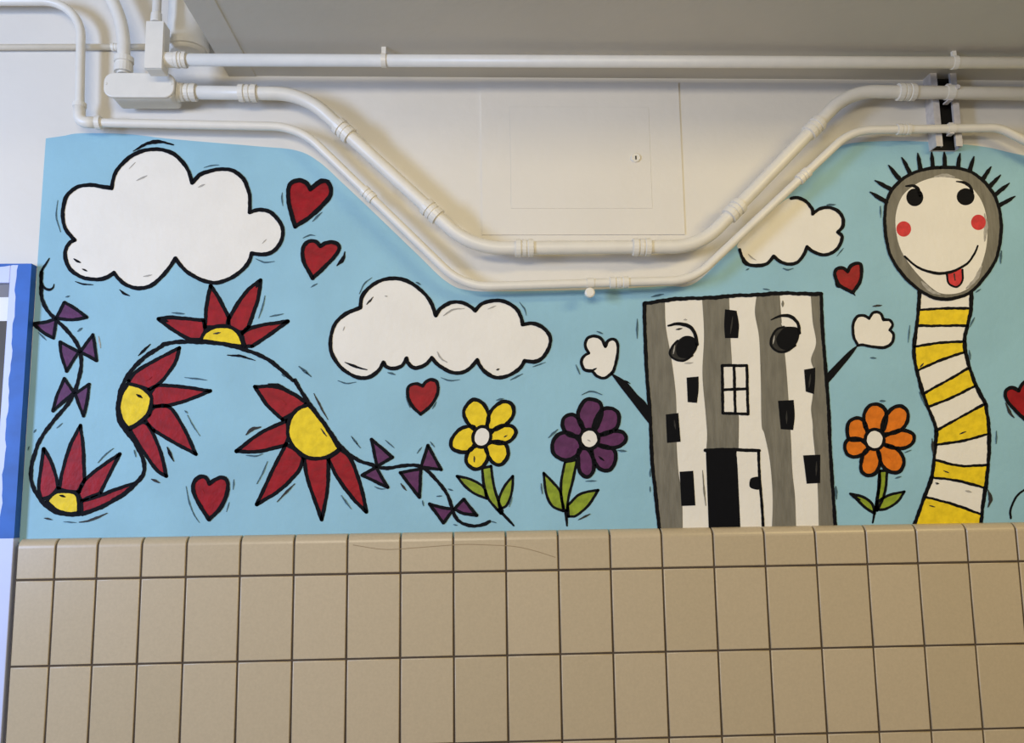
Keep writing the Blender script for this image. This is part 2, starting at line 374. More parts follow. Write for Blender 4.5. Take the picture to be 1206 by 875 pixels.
GB = 'purple painted bows on the string'
def bow(loops, px, py, label, acc=()):
    t = fig('painted_bow', px, py, label, 'painted bow', GB)
    for q in loops: shape(t, 'bow_loop', q, 'purple', 3.9, H3, H4)
    accents(t, acc)
bow([B((200,328,1),(245,245,1),(300,278),(358,322,1),(285,335)), B((202,330,1),(140,348),(82,354,1),(135,400),(187,430,1),(195,380))], 66, 377,
    'purple painted bow nearest the door frame, highest on the left string', [(B((250,218),(270,212)), 2, 'thin'), (B((110,400),(150,440)), 1.6, 'thin')])
bow([B((318,500,1),(222,450,1),(228,515),(255,600,1)), B((325,500,1),(390,412,1),(402,480),(410,545,1))], 92, 411,
    'purple painted bow in the middle of the left string, second below the cloud', [(B((312,395),(335,378)), 3, 'thin'), (B((420,420),(430,480)), 1.8, 'pale')])
bow([B((293,710,1),(243,638,1),(205,730),(185,805,1)), B((300,715,1),(372,668,1),(360,760),(342,830,1),(318,770))], 85, 465,
    'purple painted bow just above the bottom left half flower')
bow([G((240,325,1),(205,150,1),(340,265,1)), G((235,330,1),(145,382,1),(310,460,1))], 443, 547,
    'upright purple painted bow beside the largest half flower', [(G((225,455),(260,470),(295,470)), 2, 'thin'), (G((295,155),(352,205)), 1.6, 'thin')])
bow([G((525,330,1),(570,190,1),(655,345,1)), G((525,340,1),(390,365,1),(515,525,1))], 494, 552,
    'purple painted bow with a long lower loop, left of the yellow flower', [(G((395,435),(430,480)), 3, 'charcoal'), (G((585,165),(612,200)), 2, 'thin'), (G((535,545),(542,580)), 2, 'thin'), (G((500,240),(530,200)), 1.6, 'thin')])
bow([G((735,602,1),(660,590),(580,567,1),(625,630),(670,690,1)), G((740,600,1),(800,537,1),(885,640,1),(800,628))], 533, 600,
    'lowest purple painted bow, near the foot of the yellow flower', [(G((735,700),(760,705)), 1.8, 'thin')])

# ---- three flowers with stems
GD = 'painted daisies with green stems'
def daisy(fr_, col, petals, centre, stem, leaves, tail, px, py, label, acc=(), w=4.4):
    t = fig('painted_daisy', px, py, label, 'painted flower', GD)
    shape(t, 'stem', stem, 'green', 3.2, H1, H2)
    for q in leaves: shape(t, 'leaf', q, 'green', 3.1, H1, H2)
    line('stem_tip', tail, 3.6, t, H2, taper=(1, .6))
    for q in petals:
        kx, ky = sum(a[0] for a in centre)/len(centre), sum(a[1] for a in centre)/len(centre)
        gx, gy = max(q, key=lambda a: math.hypot(a[0]-kx, a[1]-ky))          # widen each petal from its tip towards the centre
        shape(t, 'petal', [(gx + (a[0]-gx)*1.09, gy + (a[1]-gy)*1.09) for a in q], col, w, H3, H4)
    shape(t, 'flower_centre', [(kx + (a[0]-kx)*1.08, ky + (a[1]-ky)*1.08) for a in centre], 'white', w*.85, H5, H5 + .0003)
    accents(t, acc, H5 + .0003)
daisy(J, 'yellow', [J((383,225),(425,178),(475,200),(500,262),(480,312),(432,318),(392,275)), J((508,305),(525,235),(580,190),(625,203),(632,252),(592,300),(530,325)),
   J((520,360),(560,320),(620,315),(645,345),(620,385),(570,400),(525,388)), J((498,425),(540,402),(590,415),(602,468),(570,512),(530,502),(505,462)),
   J((400,460),(430,430),(480,432),(495,480),(470,525),(430,535),(395,505)), J((420,328),(360,335),(315,385),(318,430),(370,447),(412,430),(425,380))],
  J(*ell(470,370,42,50,14,.3)), J((472,530,1),(480,610),(505,690),(568,765,1),(575,752),(552,690),(530,610),(517,520,1)),
  [J((342,572,1),(410,588),(478,628),(495,688,1),(430,660),(380,620)), J((562,742,1),(558,690),(590,620),(630,572,1),(625,650),(600,720))], J((555,745),(595,785),(635,827)), 567, 540,
  'yellow painted daisy with white centre on a green stem', [(J((430,470),(432,500)), 2.4, 'charcoal'), (J((585,370),(600,362)), 2, 'charcoal'), (J((545,180),(580,172)), 2, 'thin'), (J((625,680),(610,730)), 1.6, 'thin')])
daisy(K, 'purple', [K((268,235),(255,165),(290,104),(330,98),(372,122),(376,180),(350,250),(310,268)), K((345,258),(385,168),(440,153),(480,185),(472,250),(420,285),(370,290)),
   K((370,318),(430,288),(500,287),(522,325),(490,362),(420,372),(370,350)), K((338,380),(400,378),(450,398),(460,450),(428,503),(380,498),(345,450)),
   K((258,400),(300,396),(328,440),(332,510),(300,543),(262,520),(252,460)), K((245,350),(200,305),(140,303),(103,350),(108,408),(160,443),(215,430),(245,395)), K((252,300),(190,293),(160,250),(168,203),(210,187),(250,217),(265,260))],
  K(*ell(312,325,50,52,14)), K((172,458,1),(152,560),(150,650),(168,735,1),(185,735,1),(192,660),(215,570),(242,445,1)),
  [K((50,520,1),(100,570),(145,630),(162,738,1),(100,710),(65,640)), K((188,705,1),(260,640),(362,618,1),(310,700),(240,762),(192,770,1))], K((175,735),(180,780),(184,822)), 690, 540,
  'purple painted daisy with white centre, left of the striped building', [(K((268,72),(320,52),(385,72)), 1.8, 'thin'), (K((78,318),(130,270)), 2.2, 'thin'), (K((248,788),(315,755)), 2.2, 'charcoal'), (K((470,390),(522,395)), 2.4, 'thin'),
   (K((290,567),(350,565)), 1.8, 'thin'), (K((262,345),(290,372)), 2.4, 'charcoal'), (K((300,330),(318,340)), 1.8, 'pale'), (K((365,425),(395,450)), 2.4, 'black'), (K((35,580),(42,640)), 1.6, 'thin')], 4.6)
daisy(SS, 'orange', [SS((210,215),(200,145),(230,92),(280,84),(320,117),(323,180),(302,235),(240,232)), SS((315,240),(325,172),(370,112),(420,97),(458,130),(453,190),(410,235),(340,252)),
   SS((320,290),(370,257),(440,242),(493,267),(488,315),(430,343),(360,335),(325,315)), SS((290,350),(350,346),(410,380),(433,440),(408,490),(350,490),(305,440)),
   SS((180,440),(200,380),(250,360),(280,390),(283,450),(260,500),(215,514),(182,490)), SS((205,340),(160,302),(100,302),(78,340),(92,385),(140,400),(195,375)), SS((205,250),(190,192),(150,167),(107,185),(92,230),(105,283),(160,290),(205,283))],
  SS(*ell(258,296,53,57,14)), SS((286,485,1),(290,560),(278,640),(262,725,1),(275,725,1),(312,645),(327,570),(332,485,1)),
  [SS((110,625,1),(180,642),(240,682),(258,745,1),(200,708),(150,660)), SS((275,722,1),(282,672),(350,632),(438,612,1),(400,670),(330,715))], SS((288,490),(280,600),(266,700),(246,800)), 1032, 545,
  'orange painted daisy with white centre, between the building and the striped figure', [(SS((290,62),(322,62)), 2.4, 'thin'), (SS((385,530),(418,520)), 2, 'thin'), (SS((112,628),(170,662)), 4, 'black'), (SS((440,375),(480,360)), 1.4, 'thin'), (SS((345,400),(370,425)), 2, 'orange')], 4.4)

# ---- the striped building with arms
bd = fig('painted_building', 872, 490, 'black, white and grey striped painted building with eyes and raised arms', 'painted building')
lft = L((486,95,1),(490,300),(505,600),(522,800)) + MM((108,280),(128,480),(152,700,1))
rgt = MM((1132,700,1),(1112,400),(1100,200)) + N((598,800),(580,550),(560,300),(552,84,1))
top = N((300,82),(0,95)) + L((800,64),(600,80))
fill('building_wall', lft + rgt + top, 'white', bd, H1)
for q in (L((490,92,1),(618,84,1),(625,250),(660,450),(690,700)) + MM((245,180),(255,350),(275,500),(280,700,1),(152,700,1),(128,480),(108,280)) + L((522,800),(505,600),(490,300)),
          L((858,66,1),(870,300),(860,550),(880,800)) + MM((415,150),(410,238,1),(590,238,1),(592,120),(590,40)) + L((1062,760),(1050,480),(1040,300),(1032,60,1)),
          N((160,88,1),(150,200),(175,350),(185,600),(190,870)) + MM((735,150),(765,300),(780,500),(775,700,1),(912,700,1),(905,500),(890,350),(880,130)) + N((345,600),(330,430),(312,250),(300,84,1)),
          N((488,86,1),(500,250),(520,380),(490,480),(510,560),(500,700),(490,780),(500,870)) + MM((1005,150),(1015,250),(1030,430),(1038,700,1),(1132,700,1),(1112,400),(1100,200)) + N((598,800),(580,550),(560,300),(552,86,1))):
    fill('grey_stripe', q, 'grey', bd, H2)
line('outline', lft, 4.4, bd, H4); line('outline', rgt, 4.2, bd, H4)
line('outline', L((486,95),(530,88),(650,70),(800,62),(1000,52)) + N((0,96),(150,88),(300,80),(420,80),(552,84)), 4.6, bd, H4, rough=.25)
# eyes
e1 = fill('eye', L((655,420),(660,380),(700,335),(745,305),(800,312),(828,360),(815,405),(775,445),(720,462),(675,455)), 'charcoal', bd, H3, 'left eye of the building')
fill('pupil', L((700,350),(745,308),(800,315),(828,360),(812,405),(765,445),(710,440),(690,400)), 'black', e1, H4)
line('eye_outline', L((700,335),(665,372),(650,420),(685,455),(740,462),(795,430)), 2.6, e1, H4)
line('eyelid', L((640,238),(700,226),(770,240),(812,290),(824,360)), 4.4, e1, H4, taper=(.5, 1)); line('iris_crescent', L((682,365),(672,420)), 1.6, e1, H5, 'pale', taper=(.4, .4))  # the last stroke is the grey crescent of the iris
e2 = fill('eye', N((250,395),(252,350),(280,300),(325,282),(400,285),(420,310),(410,370),(370,420),(300,432)), 'charcoal', bd, H3, 'right eye of the building')
fill('pupil', N((285,340),(330,288),(400,288),(420,315),(405,375),(355,422),(305,412),(282,375)), 'black', e2, H4)
line('eye_outline', N((325,282),(280,300),(250,350),(250,398),(290,432),(345,430),(395,395)), 2.6, e2, H4)
line('eyelid', N((248,240),(310,215),(370,222),(410,262),(420,320)), 3.8, e2, H4, taper=(.4, 1)); line('iris_crescent', N((268,335),(260,385)), 1.6, e2, H5, 'pale', taper=(.4, .4))
fill('eye_white', N((310,262),(345,240),(385,245),(405,278),(330,280)), 'white', e2, H3)
# small windows
for q in (L((1005,132,1),(1080,142,1),(1095,230),(1090,318,1),(1005,318,1),(1000,230)), L((758,572,1),(835,565,1),(835,650),(825,735,1),(765,730,1)), MM((185,38,1),(255,30,1),(268,190,1),(192,197,1)),
          MM((262,357,1),(338,352,1),(350,545,1),(272,548,1)), N((448,542,1),(516,530,1),(515,610),(508,690,1),(458,675,1)), X((916.3,472,1),(934.8,471,1),(936,490),(934.2,506.4,1),(919.5,505.4,1)), MM((950,266,1),(1046,262,1),(1045,420,1),(970,424,1))):
    fill('window', q, 'black', bd, H3)
for q in (L((1055,180),(1040,290)), MM((232,70),(240,120)), MM((858,20),(858,90)), MM((1025,300),(1022,380)), N((487,570),(478,650))): line('window_streak', q, 2, bd, H4, 'charcoal', taper=(.3, .3))  # charcoal streaks painted on the black windows
cw = fill('window', X((850.5,430.5,1),(879.5,430.5,1),(881,487.5,1),(851.5,486.5,1)), 'white', bd, H3, 'white four pane window')
for q in (X((850.5,430.5),(879.5,430.5)), X((879.5,430.5),(881,487.5)), X((851.5,486.5),(881,487.5)), X((850.5,430.5),(851.5,486.5)), X((864.5,431),(866,487)), X((851,459),(880,458))):
    line('glazing_bar', q, 3.5, cw, H4)
# door
dr = fill('door', MM((408,236,1),(580,240,1),(590,440),(602,700,1),(425,700,1)), 'black', bd, H3, 'dark open doorway')
fill('door_leaf', MM((578,246,1),(702,246,1),(722,700,1),(604,700,1),(592,420)), 'white', dr, H3)
line('door_frame', MM((405,238),(550,234),(705,240)), 4, dr, H4); line('door_frame', MM((702,240),(708,400),(722,560),(728,690)), 3.4, dr, H4)
fill('door_knob', MM((655,400),(675,388),(705,390),(708,452),(680,455),(652,440)), 'black', dr, H4)
accents(bd, [(MM((390,350),(398,450),(408,545)), 2.2, 'grey'), (L((440,195),(440,320)), 2.2, 'thin'), (L((530,52),(610,35)), 2.4, 'thin'), (N((318,125),(318,160)), 3, 'grey'), (L((740,200),(760,200)), 2.6, 'pale'), (L((745,480),(800,475)), 2, 'pale'),
  (MM((100,340),(98,385)), 2.6, 'thin'), (MM((1132,440),(1136,510)), 3, 'thin'), (L((690,262),(730,255)), 2.6, 'charcoal'), (MM((98,440),(98,470)), 2, 'thin'), (N((200,52),(240,58)), 1.8, 'thin')])
a1 = fill('arm', L((268,545,1),(300,556),(370,600),(440,680),(505,750),(525,880,1),(480,825),(400,720),(330,630)), 'black', bd, H3, 'left arm of the building')
shape(a1, 'hand', L((275,545,1),(230,575),(180,562),(150,530,1),(100,520),(80,470),(100,432),(128,415,1),(105,370),(120,320),(165,305),(210,325),(235,372,1),(252,335),(290,325),(315,360),(310,440),(290,520)), 'white', 3.6, H3, H4)
a2 = fill('arm', N((780,388,1),(720,430),(620,530),(582,570,1),(590,630,1),(650,560),(740,450)), 'black', bd, H3, 'right arm of the building')
shape(a2, 'hand', N((775,395,1),(748,340),(745,270),(770,220),(810,215),(842,232,1),(870,195),(910,200),(930,240,1),(968,242),(985,270),(968,302,1),(990,330),(980,380),(930,408),(860,402),(800,392)), 'white', 3.4, H3, H4)
accents(bd, [(L((180,275),(218,290)), 2.2, 'thin'), (L((45,490),(70,550)), 2.2, 'thin'), (L((150,525),(178,512)), 3, 'black'), (N((865,158),(918,152)), 2.6, 'charcoal'), (N((850,470),(885,472)), 1.8, 'thin'), (L((360,590),(395,612)), 2, 'black')], H4)

# ---- the striped figure with the round head
wm = fig('painted_striped_figure', 1115, 420, 'round headed painted figure with spiky hair and a yellow and white striped body', 'painted figure')
LB = Q((182,60),(175,170),(165,270),(145,430),(152,530),(180,650),(218,780)) + R((244,20),(287,140),(281,250),(260,440),(210,580),(145,760))
RB = Q((512,60),(514,130),(508,210),(485,310),(470,400),(490,520),(545,680),(602,790)) + R((612,20),(627,130),(627,300),(610,490),(592,600),(575,760))
bdv = fill('body', [LB[0] + (1,)] + LB[1:-1] + [LB[-1] + (1,), RB[-1] + (1,)] + RB[1:-1][::-1] + [RB[0] + (1,)], 'white', wm, H1)
dv = [Q((178,190),(345,182),(510,180)), Q((168,292),(330,293),(490,292)), Q((148,428),(290,405),(472,395)), Q((165,582),(330,510),(475,460)), Q((212,728),(350,650),(502,562)), Q((238,815),(400,750),(546,678)),
      R((288,148),(420,75)) + Q((602,795),), R((290,240),(450,215),(625,170)), R((283,338),(450,375),(620,370)), R((262,450),(420,470),(608,518)), R((214,575),(390,620),(582,690))]
def side(S_, a, b):
    """the part of a side line between two heights"""
    return [q for q in cr_run(S_, 4) if a < q[1] < b]
def c1_(q): return q + (1,)
for k in (0, 2, 4, 6, 8, 10):
    up = dv[k]; lo = dv[k+1] if k < 10 else [LB[-1], RB[-1]]
    r_ = side(RB, up[-1][1] + 2, lo[-1][1] - 2); l_ = side(LB, up[0][1] + 2, lo[0][1] - 2)
    fill('yellow_stripe', [c1_(up[0])] + up[1:-1] + [c1_(up[-1])] + r_ + [c1_(lo[-1])] + lo[1:-1][::-1] + [c1_(lo[0])] + l_[::-1], 'yellow', bdv, H2)
for q in dv: line('stripe_line', q, 3.1, bdv, H3, rough=.25)
line('outline', LB, 4.5, bdv, H3, rough=.2); line('outline', RB, 4.6, bdv, H3, rough=.2)
hd = fill('head', P((430,141),(350,150),(260,182),(190,240),(152,310),(140,400),(147,500),(172,600),(230,690),(300,758),(370,803),(440,820),(520,810),(590,778),(660,700),(715,610),(738,500),(738,400),(713,300),(660,222),(590,167),(510,143)), 'grey', wm, H4)
line('outline', P((430,141),(350,150),(260,182),(190,240),(152,310),(140,400),(147,500),(172,600),(230,690),(300,758),(370,803),(440,820),(520,810),(590,778),(660,700),(715,610),(738,500),(738,400),(713,300),(660,222),(590,167),(510,143)), 3.9, hd, H5, closed=True)
FT = H5
face = fill('face', P((430,190),(350,205),(290,235),(230,290),(198,380),(200,480),(230,580),(300,680),(380,760),(440,792),(530,785),(600,735),(640,640),(665,540),(668,430),(650,340),(610,270),(540,208)), 'white', hd, FT - .0002)
for q, w_ in ((P((330,730),(375,775),(425,795)), 5), (P((560,765),(610,715),(640,650)), 5), (P((655,520),(662,440),(655,380)), 5), (P((395,190),(440,182),(500,190)), 4)): line('brush_mark', q, w_, hd, FT - .0001, 'pale', taper=(.3, .3), rough=.3)
for q in (P(*ell(295,295,44,46)), P(*ell(557,292,46,44))): fill('eye', q, 'black', hd, FT)
line('eyebrow', P((250,237),(285,235),(310,250),(322,285)), 3.8, hd, FT, taper=(.5, 1)); line('eyebrow', P((510,213),(550,220),(580,240),(592,270)), 3.6, hd, FT, taper=(.4, 1))
for q in (P(*ell(238,458,38,40)), P(*ell(623,424,38,40))): fill('cheek', q, 'cheek', hd, FT)
line('mouth', P((243,600),(310,655),(400,685),(480,680),(560,640),(600,590),(620,545)), 3.4, hd, FT + .0003, taper=(.7, .6))
tg = fill('tongue', P((460,695,1),(485,675),(520,662),(540,665,1),(540,720),(512,757),(475,742)), 'cheek', hd, FT)
line('outline', P((460,690),(470,738),(512,757),(540,725),(541,668)), 2.4, tg, FT + .0003); line('tongue_line', P((498,690),(503,722)), 1.6, tg, FT + .0003, 'charcoal')
for a, b in (((148,318),(65,268)), ((168,252),(90,208)), ((212,195),(160,130)), ((270,168),(228,90)), ((325,148),(310,68)), ((388,142),(382,62)), ((450,138),(447,62)), ((517,140),(528,68)), ((578,155),(600,85)), ((648,198),(688,138)),
             ((683,238),(737,180)), ((710,282),(782,222)), ((735,335),(812,290))):
    mid = ((a[0]+b[0])/2, (a[1]+b[1])/2)
    line('hair_spike', P(a, mid, b), 4.9, wm, H5 - .0002, taper=(1.1, .3))
accents(wm, [(P((118,340),(120,400)), 1.6, 'thin'), (P((742,570),(738,635)), 3, 'thin'), (P((610,785),(635,768)), 1.8, 'thin'), (Q((118,290),(108,400)), 1.6, 'thin'), (Q((535,240),(505,300)), 2, 'thin'), (Q((500,450),(508,510)), 2.4, 'thin'),
  (Q((180,720),(215,800)), 2.4, 'thin'), (R((622,530),(640,590),(622,640)), 4.2, 'charcoal'), (R((676,150),(674,232)), 2, 'thin'), (R((262,200),(270,300)), 3, 'charcoal'), (R((440,170),(480,155)), 2, 'charcoal'), (R((478,535),(515,545)), 2, 'pale'),
  (R((285,485),(305,490)), 2.6, 'charcoal'), (R((245,630),(280,640)), 1.8, 'charcoal'), (R((335,405),(370,420)), 1.8, 'charcoal'), (Q((205,535),(185,560)), 1.8, 'charcoal'), (P((380,735),(420,705)), 1.6, 'pale'), (P((560,600),(580,575)), 1.8, 'charcoal')], H4)
cu = fig('painted_curl', 1198, 595, 'thin black painted curl at the right edge just above the tiles', 'painted curl')
line('curl_line', R((768,712),(766,660),(800,580),(853,532)) + X((1214,575),(1226,580)), 2.6, cu, H2, taper=(1, .7))

# ------------------------------------------------------------------ the setting
XL, XR = W(0, 400).x - 1.6, W(1206, 400).x + 1.6
bm = bmesh.new(); box(bm, XL, XR, 0, .12, 0, 3.2)
tag(obj('wall_back', bm, M['wall']), 'white painted wall behind the conduits', kind='structure')
bm = bmesh.new(); box(bm, XL, XR, -4.2, .12, -.06, 0)
tag(obj('floor', bm, M['floor']), 'floor below the tiled wall', kind='structure')
# lowered ceiling over the wall: a soffit with a joint near its left end
zc = W(400, 91).z
xs = W(270, 90).x
bm = bmesh.new()
prof = [(xs, zc), (xs + .068, zc), (xs + .071, zc + .002), (XR, zc + .002), (XR, zc + .5), (xs, zc + .5)]
f0 = [bm.verts.new((x, 0, z)) for x, z in prof]; f1 = [bm.verts.new((x, -.8, z)) for x, z in prof]
bm.faces.new(f0); bm.faces.new(f1[::-1])
for i in range(6): bm.faces.new((f0[i], f0[(i+1) % 6], f1[(i+1) % 6], f1[i]))
tag(obj('ceiling', bm, M['soffit']), 'low beige ceiling soffit above the conduits', kind='structure')

# tiled wainscot
xcol = [W(a, b, TD).x for a, b in ((63.3,684),(113,683.4),(165.5,682),(218.5,680.5))]
step = .12*1.05
x20 = W(1200, 662.5, TD).x; step = (x20 - xcol[3])/16
xend = W(17.5, 685, TD).x
cols = [xend] + xcol + [xcol[3] + step*i for i in range(1, 29)]
ztop = W(600, 625.0).z
zr = [W(400, 676.4, TD).z, W(400, 776.6, TD).z]
hrow = zr[0] - zr[1]
gap = .0042
bm = bmesh.new()
box(bm, xend - .0, cols[-1], -TD + .003, 0, 0.0, ztop - .014, mi=1)
def tile(x0, x1, z0, z1):
    b = .0022
    x0 += gap/2; x1 -= gap/2; z0 += gap/2; z1 -= gap/2
    rings = []
    for i, yy in ((0, -TD + .0035), (.0003, -TD + .0012), (.0010, -TD + .0003), (b, -TD)):
        rings.append([bm.verts.new(v) for v in ((x0+i, yy, z0+i), (x1-i, yy, z0+i), (x1-i, yy, z1-i), (x0+i, yy, z1-i))])
    for a, c in zip(rings, rings[1:]):
        for i in range(4): bm.faces.new((a[i], a[(i+1) % 4], c[(i+1) % 4], c[i])).smooth = True
    bm.faces.new(rings[-1])
def cap_tile(x0, x1, z0):
    x0 += gap/2; x1 -= gap/2; z0 += gap/2
    rad = .021
    pr = [(-TD + .0035, z0), (-TD + .0006, z0 + .0012), (-TD, z0 + .003)] + [(-TD + rad*(1 - math.cos(t)), ztop - rad + rad*math.sin(t)) for t in [math.pi/2*i/8 for i in range(9)]] + [(0, ztop), (0, z0)]
    b = .0016
    secs = []
    for xx, sh in ((x0, b), (x0 + b, 0), (x1 - b, 0), (x1, b)):
        secs.append([bm.verts.new((xx, min(0, y + sh) if i < len(pr) - 2 else y, z - (sh*.6 if z > ztop - .012 else 0))) for i, (y, z) in enumerate(pr)])
    n = len(pr)
    for a, c in zip(secs, secs[1:]):
        for i in range(n): bm.faces.new((a[i], a[(i+1) % n], c[(i+1) % n], c[i])).smooth = 3 <= i < n - 3
    for a in secs:
        for i in range(n):
            e_ = bm.edges.get((a[i], a[(i+1) % n]))
            if e_: e_.smooth = False
    for a, c in zip(secs, secs[1:]):
        for i in (0, 1, 2, n-2, n-1): bm.edges.get((a[i], c[i])).smooth = False
    bm.faces.new(secs[0]); bm.faces.new(secs[-1][::-1])
for x0, x1 in zip(cols, cols[1:]):
    cap_tile(x0, x1, zr[0])
    for k in range(7): tile(x0, x1, zr[0] - hrow*(k+1), zr[0] - hrow*k)
tr = obj('trim_1', bm, [M['tile'], M['grout']])
tag(tr, 'beige glazed tile wainscot with rounded top course and dark grout', kind='structure')
# a faint scratch across the top course
M['scratch'] = mat('scratch_brown', (150, 130, 100), .6)
sp = [W(400 + a/2.871, 600 + b/2.871, TD + .0002) for a, b in cr_run([(45,120),(150,135),(250,130),(330,124),(420,118),(500,120),(590,125),(660,140),(730,162)], 8)]
bm = bmesh.new(); hw = .0009
vs = [(bm.verts.new(q + Vector((0, 0, hw))), bm.verts.new(q - Vector((0, 0, hw)))) for q in sp]
for a, b in zip(vs, vs[1:]): bm.faces.new((a[0], b[0], b[1], a[1]))
obj('scratch', bm, M['scratch'], tr, 'thin curved scratch')

# door frame at the left edge
FD = TD
xf = W(22, 630).x + .002                                     # outer edge of the frame against the wall
zh = W(40, 311, FD).z
dgo = empty('door_1', (xf - .5, 0, 0), 'lavender painted door frame with a dark blue outer edge, left of the mural', kind='structure')
xin = W(5, 420, FD).x
bm = bmesh.new(); box(bm, xin, xf, -FD, 0, 0, zh, .002); obj('door_jamb', bm, M['lav'], dgo)
zin = W(5, 333, FD).z
bm = bmesh.new(); box(bm, XL + .6, xin, -FD, 0, zin, zh, .002); obj('door_header', bm, M['lav'], dgo)
bm = bmesh.new(); box(bm, XL + .6, xin, -.012, 0, W(5, 350, .01).z, zin); obj('shaded_reveal', bm, M['reveal_shade'], dgo)  # grey strip standing in for the shadow in the reveal
bm = bmesh.new(); box(bm, XL + .6, xin, -.010, 0, W(5, 378, .01).z, W(5, 350, .01).z); obj('door_rail', bm, M['blind'], dgo, 'white top rail of the door')
bm = bmesh.new(); box(bm, XL + .6, xin, -.008, 0, .01, W(5, 378, .01).z); obj('door_panel', bm, M['leaf_brown'], dgo, 'brown door panel')
# dark blue paint edge on the frame, ragged at its ends
bm = bmesh.new()
zt, zb = zh + .001, W(12, 634, FD).z
wst = W(42, 320).x - W(25, 320, FD).x
pts = []
n = 40
for i in range(n + 1):
    z = zb + (zt - zb)*i/n
    wv = .034 + .0018*math.sin(i*.9) + .0012*math.sin(i*2.3)
    pts.append((xf - wv, z))
a = [bm.verts.new((x, -FD - .0006, z)) for x, z in pts]; b = [bm.verts.new((xf + .0006, -FD - .0006, z)) for x, z in pts]; c = [bm.verts.new((xf + .0006, 0, z)) for x, z in pts]
for i in range(n):
    bm.faces.new((a[i], b[i], b[i+1], a[i+1])); bm.faces.new((b[i], c[i], c[i+1], b[i+1]))
obj('blue_edge', bm, M['tape'], dgo, 'dark blue painted outer edge')
bm = bmesh.new()
vs = []
for i in range(50):
    x = XL + .6 + (xf + .0006 - XL - .6)*i/49
    h_ = .004 + .002*math.sin(i*1.7) + .002*math.sin(i*.6)
    vs.append((bm.verts.new((x, -FD - .0005, zh - h_)), bm.verts.new((x, -FD - .0005, zh + .0012)), bm.verts.new((x, 0, zh + .0012))))
for p0, p1 in zip(vs, vs[1:]):
    bm.faces.new((p0[0], p1[0], p1[1], p0[1])); bm.faces.new((p0[1], p1[1], p1[2], p0[2]))
obj('blue_edge', bm, M['tape'], dgo, 'ragged dark blue paint line along the head')

# ------------------------------------------------------------------ conduits
def fillet(pts, rads):
    """3-D polyline with rounded corners"""
    out = [pts[0]]
    for i in range(1, len(pts) - 1):
        p0, p, p2 = pts[i-1], pts[i], pts[i+1]; r = rads[i-1]
        a = (p0 - p).normalized(); b = (p2 - p).normalized()
        ang = a.angle(b)
        if r <= 0 or ang > 3.12: out.append(p); continue
        tl = r/math.tan(ang/2); n = 14
        c = p + (a + b).normalized()*(r/math.sin(ang/2))
        s, e = p + a*tl, p + b*tl
        va, vb = s - c, e - c; th = va.angle(vb)
        for k in range(n + 1):
            t = k/n
            out.append(c + (va*math.sin((1-t)*th) + vb*math.sin(t*th))/math.sin(th))
    out.append(pts[-1])
    return out
def sweep(bm, path, r, seg=18, caps=True):
    rs = r if isinstance(r, (list, tuple)) else [r]*len(path)
    t0 = (path[1] - path[0]).normalized(); n = t0.orthogonal().normalized(); rings = []
    for i, p in enumerate(path):
        a, b = path[max(0, i-1)], path[min(len(path)-1, i+1)]
        t = (b - a).normalized()
        n = (n - t*n.dot(t)).normalized(); bn = t.cross(n)
        rings.append([bm.verts.new(p + (n*math.cos(2*math.pi*k/seg) + bn*math.sin(2*math.pi*k/seg))*rs[i]) for k in range(seg)])
    for a, b in zip(rings, rings[1:]):
        for k in range(seg): bm.faces.new((a[k], a[(k+1) % seg], b[(k+1) % seg], b[k])).smooth = True
    if caps: bm.faces.new(rings[0][::-1]); bm.faces.new(rings[-1])
    return bm
def lathe(bm, c, ax, prof, seg=18):
    """rings along an axis, flat shaded shoulders"""
    ax = ax.normalized(); n = ax.orthogonal().normalized(); bn = ax.cross(n); rings = []
    for t, r in prof:
        rings.append([bm.verts.new(c + ax*t + (n*math.cos(2*math.pi*k/seg) + bn*math.sin(2*math.pi*k/seg))*r) for k in range(seg)])
    for i, (a, b) in enumerate(zip(rings, rings[1:])):
        for k in range(seg): bm.faces.new((a[k], a[(k+1) % seg], b[(k+1) % seg], b[k])).smooth = False
    bm.faces.new(rings[0][::-1]); bm.faces.new(rings[-1])
    return bm
def coupling(parent, c, ax, r, half):
    """compression coupling: two nuts with a groove and a waist between"""
    h = half
    pr = [(-h, r*1.08), (-h*.97, r*1.30), (-h*.42, r*1.34), (-h*.36, r*1.16), (-h*.22, r*1.16), (-h*.18, r*1.28), (h*.18, r*1.28), (h*.22, r*1.16), (h*.36, r*1.16), (h*.42, r*1.34), (h*.97, r*1.30), (h, r*1.08)]
    return obj('coupling', lathe(bmesh.new(), c, ax, pr), M['pipe'], parent)
def hub(name, parent, c, ax, pr):
    return obj(name, lathe(bmesh.new(), c, ax, pr), M['pipe'], parent)
def strap(parent, c, ax, r, wid=.012, tab=None):
    """one pipe strap: a band round the pipe and, if given, a tab to the surface it is fixed to"""
    bm = bmesh.new(); lathe(bm, c, ax, [(-wid/2, r*1.0), (-wid/2, r*1.14), (wid/2, r*1.14), (wid/2, r*1.0)])
    if tab:
        x, y0, y1, z0, z1 = tab
        box(bm, x - wid*.45, x + wid*.45, y0, y1, z0, z1)
    return obj('pipe_strap', bm, M['pipe'], parent)
XV = Vector((1, 0, 0)); ZV = Vector((0, 0, 1)); YV = Vector((0, 1, 0))

